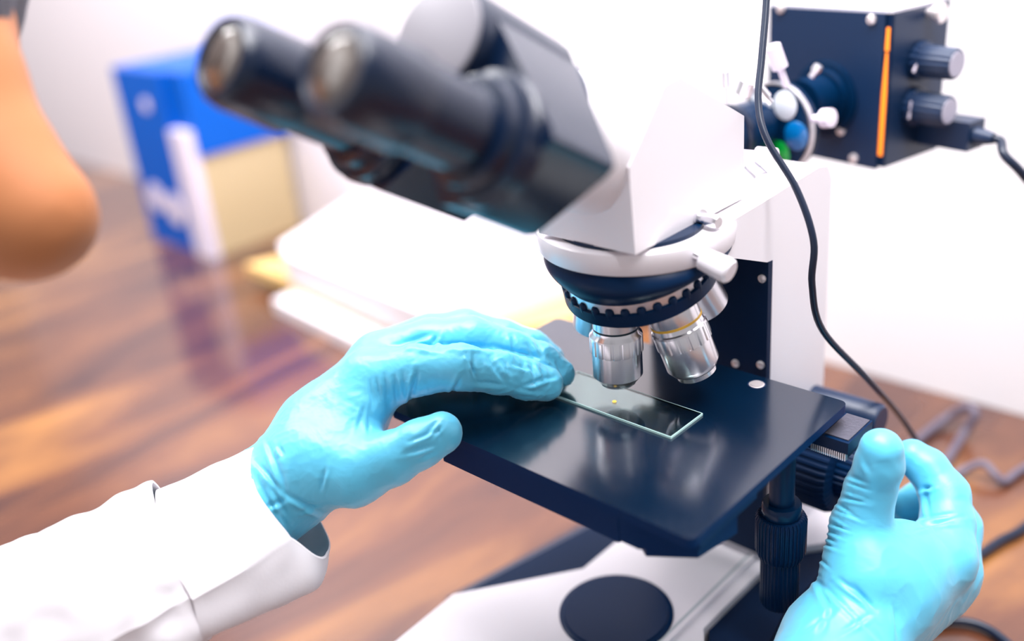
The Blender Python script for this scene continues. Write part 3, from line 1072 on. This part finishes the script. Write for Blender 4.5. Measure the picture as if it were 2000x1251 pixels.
# left glove
L_index = [J(735, 742, .482, 15.5), J(820, 722, .474, 12), J(900, 716, .468, 11), J(975, 728, .474, 9.8), J(1030, 742, .480, 9.2), J(1066, 750, .484, 8.4)]
L_middle = [J(745, 705, .497, 16), J(840, 668, .494, 12), J(920, 660, .492, 11), J(1000, 683, .494, 9.8), J(1056, 705, .495, 9.2), J(1094, 728, .495, 7.4)]
L_ring = [J(750, 700, .515, 15), J(840, 655, .515, 11.5), J(908, 642, .514, 10.5), J(985, 660, .514, 9.4), J(1040, 678, .514, 8.8), J(1074, 700, .514, 7.6)]
L_little = [J(735, 715, .524, 13), J(820, 688, .522, 10), J(885, 690, .516, 8.6), J(950, 702, .515, 7.8), J(985, 708, .512, 7)]
L_thumb = [J(610, 905, .468, 22), J(690, 918, .462, 17), J(765, 895, .457, 12.5), J(820, 866, .455, 11.2), J(862, 845, .456, 10)]
L_palm = [(J(560, 945, .475, 23), J(640, 850, .485, 25), 8), (J(640, 850, .485, 24), J(725, 745, .485, 17), 8), (J(640, 850, .492, 22), J(745, 715, .505, 17), 8),
          (J(640, 850, .50, 20), J(735, 720, .528, 14), 8), (J(560, 945, .475, 23), J(500, 985, .47, 24), 6), (J(500, 985, .47, 24), J(400, 1040, .465, 25), 6),
          (J(660, 880, .47, 18), J(710, 800, .473, 11), 8)]


def left_fn(P):
    d = None
    for a_, b_, k in L_palm:
        c_ = cone(P, a_[0], b_[0], a_[1], b_[1])
        d = c_ if d is None else smin(d, c_, k)
    d = smin(d, chain(P, L_thumb), 9)
    f = chain(P, L_index)
    f = smin(f, chain(P, L_middle), 1.6)
    f = smin(f, chain(P, L_ring), 1.6)
    f = smin(f, chain(P, L_little), 1.6)
    return smin(d, f, 5)


def bounds(*lists, pad=6):
    P = []
    for L in lists:
        for e in L:
            if len(e) == 3:
                for j in e[:2]:
                    P.append((j[0], j[1]))
            else:
                P.append(e)
    lo = np.min([p - r - pad for p, r in P], 0)
    hi = np.max([p + r + pad for p, r in P], 0)
    return lo, hi


lo, hi = bounds(L_index, L_middle, L_ring, L_little, L_thumb, L_palm)
v_, q_ = surface(left_fn, lo, hi, 0.85)
v_ = smooth_mesh(v_, q_, 2)
random.seed(4)
seg = [(902, 735, 880, 772, .9, 4), (815, 725, 800, 790, 1.1, 5), (822, 790, 790, 797, .6, 4), (770, 735, 775, 785, .6, 4), (750, 730, 757, 788, .6, 4),
       (735, 740, 742, 780, .5, 4), (787, 728, 790, 775, .5, 4), (722, 742, 730, 800, .5, 4),
       (912, 690, 935, 748, .8, 4), (925, 688, 925, 745, .6, 4), (955, 700, 985, 745, .8, 5), (985, 705, 1000, 735, .7, 5),
       (1000, 710, 1040, 722, .7, 4), (1035, 705, 1050, 745, .8, 5), (1055, 715, 1068, 742, .7, 4), (1020, 755, 1075, 735, .9, 4),
       (925, 745, 985, 752, .7, 4), (1005, 757, 1060, 765, .6, 4), (1070, 740, 1088, 735, .6, 4),
       (780, 672, 842, 652, 1.2, 6), (810, 672, 845, 678, 1.3, 5), (845, 672, 852, 655, 1.2, 5),
       (868, 672, 960, 678, .9, 5), (960, 675, 1060, 700, .9, 5), (1000, 655, 1006, 690, .5, 4), (1045, 660, 1060, 690, .8, 5), (1068, 690, 1085, 715, .8, 5),
       (1085, 700, 1095, 725, .6, 4), (1030, 670, 1045, 700, .5, 4),
       (800, 862, 850, 840, .7, 4), (830, 850, 855, 820, .7, 4), (842, 855, 860, 835, .6, 4), (790, 885, 850, 868, .9, 5), (820, 895, 850, 880, .7, 4), (856, 830, 858, 858, .6, 4),
       (520, 860, 560, 965, 1.0, 5), (560, 965, 625, 1000, 1.1, 5), (545, 870, 552, 890, .9, 4), (500, 900, 560, 970, .8, 5), (530, 945, 560, 1010, .9, 6),
       (625, 960, 635, 915, .8, 4), (520, 990, 560, 975, .7, 5), (580, 1000, 620, 985, .6, 4), (712, 790, 700, 835, .5, 4), (722, 790, 720, 850, .5, 4),
       (545, 1000, 560, 1030, .8, 4), (505, 940, 540, 1005, .8, 5)]
v_, nn = creases(v_, q_, seg)
for i in range(len(v_)):
    p = Vector(v_[i])
    tipw = max(0.0, min(1.0, (p.x + 75) / 45.0)) if p.y > 10 else 0.25
    r1 = 1.0 - abs(noise.noise(p * 0.12)) * 2
    r2 = 1.0 - abs(noise.noise(p * 0.3 + Vector((9, 2, 4)))) * 2
    v_[i] += nn[i] * (0.30 * r1 * r1 * (0.3 + tipw) + 0.25 * r2 * r2 * (0.15 + tipw) - 0.2)
left_glove = mesh_from('glove', v_, q_, M_glove, person, label='blue nitrile glove resting on the left corner of the stage')

# right glove
R_thumb = [J(1690, 1120, .460, 19), J(1682, 1030, .464, 14), J(1700, 955, .458, 11.3), J(1717, 908, .451, 10.6), J(1721, 878, .447, 9.8)]
R_index = [J(1838, 1085, .480, 16), J(1850, 1020, .488, 12.5), J(1846, 965, .494, 11.5), J(1812, 915, .500, 10), J(1782, 892, .503, 9)]
R_middle = [J(1852, 1110, .500, 15), J(1868, 1030, .510, 12), J(1848, 985, .520, 11), J(1800, 975, .527, 9.5), J(1770, 985, .530, 8.5)]
R_ring = [J(1852, 1130, .515, 14), J(1860, 1060, .527, 11), J(1825, 1020, .538, 10), J(1780, 1015, .543, 8.5), J(1755, 1020, .546, 7.5)]
R_little = [J(1835, 1150, .525, 13), J(1835, 1095, .54, 9.5), J(1800, 1060, .552, 8.5), J(1765, 1055, .558, 7.5)]
R_palm = [(J(1640, 1260, .455, 25), J(1735, 1140, .470, 24), 8), (J(1735, 1140, .470, 24), J(1830, 1090, .482, 18), 8),
          (J(1735, 1160, .480, 22), J(1845, 1115, .50, 17), 8), (J(1700, 1200, .485, 22), J(1838, 1140, .515, 15), 8),
          (J(1700, 1210, .475, 23), J(1815, 1140, .50, 18), 8), (J(1640, 1260, .455, 25), J(1570, 1400, .422, 26), 8), (J(1690, 1110, .462, 18), J(1760, 1085, .47, 17), 8),
          (J(1570, 1400, .422, 26), J(1480, 1560, .395, 27), 8)]


def right_fn(P):
    d = None
    for a_, b_, k in R_palm:
        c_ = cone(P, a_[0], b_[0], a_[1], b_[1])
        d = c_ if d is None else smin(d, c_, k)
    d = smin(d, chain(P, R_thumb), 7)
    f = chain(P, R_index)
    f = smin(f, chain(P, R_middle), 1.6)
    f = smin(f, chain(P, R_ring), 1.6)
    f = smin(f, chain(P, R_little), 1.6)
    return smin(d, f, 4)


lo, hi = bounds(R_index, R_middle, R_ring, R_little, R_thumb, R_palm)
v_, q_ = surface(right_fn, lo, hi, 0.95)
v_ = smooth_mesh(v_, q_, 2)
seg = []
for k in range(16):          # fan of fine pleats on the outer side of the thumb
    y = 925 + k * 13
    x = 1672 - k * 5.5
    if random.random() < 0.85:
        seg.append((x - 16 + random.uniform(-3, 3), y + 4 + random.uniform(-3, 3), x + random.uniform(18, 50) - k, y + 22 + random.uniform(-6, 6),
                    random.uniform(.3, .6), random.uniform(2.6, 3.8)))
seg += [(1640, 1130, 1700, 1180, 1.0, 5), (1600, 1135, 1720, 1251, 1.0, 5), (1665, 1140, 1715, 1200, .9, 5), (1590, 1120, 1625, 1200, .9, 6),
        (1625, 1190, 1600, 1240, .9, 5), (1570, 1230, 1625, 1195, .8, 5), (1745, 1180, 1755, 1251, .6, 4), (1640, 1235, 1700, 1200, .7, 5),
        (1800, 955, 1818, 950, 1.2, 4), (1805, 950, 1815, 1010, .6, 5), (1780, 1032, 1880, 1008, .9, 5), (1790, 1012, 1868, 1002, .6, 4), (1800, 1025, 1880, 1018, .5, 4),
        (1690, 900, 1700, 925, .4, 5)]
v_, nn = creases(v_, q_, seg)
for i in range(len(v_)):
    p = Vector(v_[i])
    r1 = 1.0 - abs(noise.noise(p * 0.09)) * 2
    lowp = max(0.0, min(1.0, (-70 - p.z) / 40.0))
    v_[i] += nn[i] * ((0.18 + 0.35 * lowp) * r1 * r1)
mesh_from('glove', v_, q_, M_glove, person, label='blue nitrile glove turning the knob at the lower right')


# sleeve and cuff of the left arm -------------------------------------
def ell_ring(c, ax, upv, ru, rv, n_, crease=0.0):
    ax = Vector(ax).normalized()
    u_ = Vector(upv) - ax * Vector(upv).dot(ax)
    u_.normalize()
    v2 = ax.cross(u_).normalized()
    out = []
    for k in range(n_):
        t = 2 * math.pi * k / n_
        d = u_ * math.cos(t) * ru + v2 * math.sin(t) * rv
        if crease:
            sg = 1 if v2.dot(Vector(RN @ np.array([0, 0, 1.0]))) < 0 else -1
            ct = sg * math.radians(112)
            dt = (t - ct + math.pi) % (2 * math.pi) - math.pi
            dn = dt * sg
            d *= 1 + crease * (math.exp(-(dt / 0.16) ** 2) - 0.75 * math.exp(-((dn - 0.62) / 0.42) ** 2))
        out.append(Vector(c) + d)
    return out


def skin_rings(rings_, thick, center_fn=None, wrinkle=0.0, seed=1.0):
    bm = bmesh.new()
    n_ = len(rings_[0])
    outer, inner = [], []
    for rg in rings_:
        c = sum(rg, Vector()) / n_
        oo, ii = [], []
        for p in rg:
            d = (p - c).normalized()
            w_ = wrinkle * (noise.noise(p * 0.035 + Vector((seed, 0, 0))) + 0.5 * noise.noise(p * 0.09 + Vector((0, seed, 0))))
            oo.append(bm.verts.new(p + d * w_))
            ii.append(bm.verts.new(p + d * (w_ - thick)))
        outer.append(oo)
        inner.append(ii)
    for L, fl in ((outer, False), (inner, True)):
        for i in range(len(L) - 1):
            for k in range(n_):
                f = (L[i][k], L[i][(k + 1) % n_], L[i + 1][(k + 1) % n_], L[i + 1][k])
                bm.faces.new(f[::-1] if fl else f)
    for i in (0, -1):
        for k in range(n_):
            bm.faces.new((outer[i][k], outer[i][(k + 1) % n_], inner[i][(k + 1) % n_], inner[i][k]))
    return bm


def interp_rings(keys, m_):
    out = []
    for (c0_, a0_, ru0, rv0), (c1_, a1_, ru1, rv1) in zip(keys[:-1], keys[1:]):
        for k in range(m_):
            t = k / m_
            out.append((c0_.lerp(c1_, t), Vector(a0_).lerp(Vector(a1_), t), ru0 + (ru1 - ru0) * t, rv0 + (rv1 - rv0) * t))
    out.append(keys[-1])
    return out


def closed_section(cps, n_seg, sharp):
    """closed smooth ring through control points, with a crease at the index 'sharp'"""
    n_ = len(cps)
    out = []
    for i in range(n_):
        p0, p1, p2, p3 = cps[(i - 1) % n_], cps[i], cps[(i + 1) % n_], cps[(i + 2) % n_]
        if i == sharp:
            p0 = p1 + (p1 - p2) * 0.6
        if (i + 1) % n_ == sharp:
            p3 = p2 + (p2 - p1) * 0.6
        for k in range(n_seg):
            t = k / n_seg
            out.append(0.5 * ((2 * p1) + (p2 - p0) * t + (2 * p0 - 5 * p1 + 4 * p2 - p3) * t * t
                              + (3 * p1 - p0 - 3 * p2 + p3) * t * t * t))
    return out


def loft(stations, sub, sharp, grow=1.0):
    """stations: lists of (px, py, depth) control points around the arm"""
    S_ = [[at(*p) for p in st] for st in stations]
    rg = []
    for i in range(len(S_) - 1):
        a0, a1, a2, a3 = S_[max(i - 1, 0)], S_[i], S_[i + 1], S_[min(i + 2, len(S_) - 1)]
        for k in range(sub):
            t = k / sub
            rg.append([0.5 * ((2 * b) + (c - a) * t + (2 * a - 5 * b + 4 * c - d) * t * t + (3 * b - a - 3 * c + d) * t * t * t)
                       for a, b, c, d in zip(a0, a1, a2, a3)])
    rg.append(S_[-1])
    out = []
    for r_ in rg:
        c = sum(r_, Vector()) / len(r_)
        out.append(closed_section([c + (p - c) * grow for p in r_], 14, sharp))
    return out


# top, near side, crease, bottom, far side, far top
cuff_st = [[(500, 868, .470), (500, 958, .446), (568, 1052, .443), (632, 1092, .455), (640, 1045, .490), (570, 930, .500)],
           [(486, 875, .468), (478, 968, .444), (545, 1066, .439), (614, 1150, .450), (618, 1080, .490), (552, 935, .500)],
           [(420, 902, .464), (410, 1005, .438), (478, 1112, .431), (510, 1196, .442), (530, 1120, .488), (470, 965, .498)],
           [(304, 952, .456), (322, 1070, .427), (376, 1172, .420), (398, 1248, .432), (420, 1180, .482), (356, 1010, .490)]]
cuff = link('cuff', skin_rings(loft(cuff_st, 10, 2), 1.2, wrinkle=1.8, seed=3.0), M_coat, person, label='turned white cuff of the lab coat')
slv = [[(304, 952, .456), (322, 1070, .427), (376, 1172, .420), (398, 1248, .432), (420, 1180, .482), (356, 1010, .490)],
       [(170, 998, .448), (170, 1120, .414), (215, 1250, .404), (270, 1350, .420), (300, 1260, .472), (230, 1060, .482)],
       [(20, 1068, .440), (0, 1200, .402), (30, 1340, .392), (80, 1450, .408), (120, 1350, .464), (60, 1120, .474)],
       [(-220, 1160, .425), (-250, 1310, .385), (-220, 1450, .375), (-160, 1560, .392), (-120, 1450, .450), (-170, 1220, .460)],
       [(-460, 1240, .410), (-500, 1390, .365), (-470, 1530, .355), (-400, 1640, .372), (-350, 1520, .430), (-400, 1300, .440)]]
link('coat_sleeve', skin_rings(loft(slv, 16, 2, 1.01), 1.2, wrinkle=5.0, seed=7.0), M_coat, person, label='white lab coat sleeve across the lower left')

# head, neck and trunk: one continuous body, mostly outside the frame
hd = 0.345


def H(px, py, r, d=hd):
    return (np.array(at(px, py, d), dtype=np.float32), r)


Hs = [(H(-430, -60, 78, .36), H(-340, 60, 62, .35)),       # skull
      (H(-330, 80, 44), H(-200, 290, 40)),                # face mass
      (H(-150, 70, 24), H(-110, 160, 25)), (H(-110, 160, 25), H(-25, 345, 24)),   # brow and cheek
      (H(-40, 200, 9), H(52, 262, 5)),                      # nose
      (H(-25, 345, 24), H(66, 420, 22)),                  # chin
      (H(-190, 360, 36), H(20, 425, 21)),                 # jaw
      (H(-330, 250, 42, .36), H(-560, 440, 46, .345))]       # neck


def head_fn(P):
    d = None
    for a_, b_ in Hs:
        c_ = cone(P, a_[0], b_[0], a_[1], b_[1])
        d = c_ if d is None else smin(d, c_, 9)
    return d


lo, hi = bounds([(a_, b_, 0) for a_, b_ in Hs], pad=14)
v_, q_ = surface(head_fn, lo, hi, 4.0)
v_ = smooth_mesh(v_, q_, 2)
body = mesh_from('body', v_, q_, M_skin, person, label='face of the person at the left edge')
# hair cap
Hh = [(H(-420, -140, 84, .36), H(-330, -120, 62, .35)), (H(-450, -60, 84, .365), H(-480, 120, 66, .37)), (H(-230, -70, 30, .34), H(-155, -10, 26, .34))]


def hair_fn(P):
    d = None
    for a_, b_ in Hh:
        c_ = cone(P, a_[0], b_[0], a_[1], b_[1])
        d = c_ if d is None else smin(d, c_, 12)
    return d


lo, hi = bounds([(a_, b_, 0) for a_, b_ in Hh], pad=18)
v_, q_ = surface(hair_fn, lo, hi, 4.5)
nn = normals(v_, q_)
for i in range(len(v_)):
    v_[i] += nn[i] * 2.5 * noise.noise(Vector(v_[i]) * 0.06)
mesh_from('hair', v_, q_, M_hair, person, label='dark hair')
# coat body and upper arms off to the left
sh = np.array(at(-420, 1370, .40))
Tk = [((np.array([-210, -455, 20.]), 105), (np.array([-215, -475, -420.]), 125), 0), ((np.array([-215, -475, -420.]), 125), (np.array([-215, -475, -700.]), 120), 0),
      ((np.array([-290, -430, 20.]), 62), (sh.astype(float), 50), 0), ((np.array([-110, -470, 20.]), 60), (np.array([60, -420, -110.]), 42), 0)]


def coat_fn(P):
    d = None
    for a_, b_, _k in Tk:
        c_ = cone(P, a_[0], b_[0], a_[1], b_[1])
        d = c_ if d is None else smin(d, c_, 40)
    return d


lo, hi = bounds(Tk, pad=30)
v_, q_ = surface(coat_fn, lo, hi, 12.0)
mesh_from('lab_coat', v_, q_, M_coat, person, label='white lab coat')
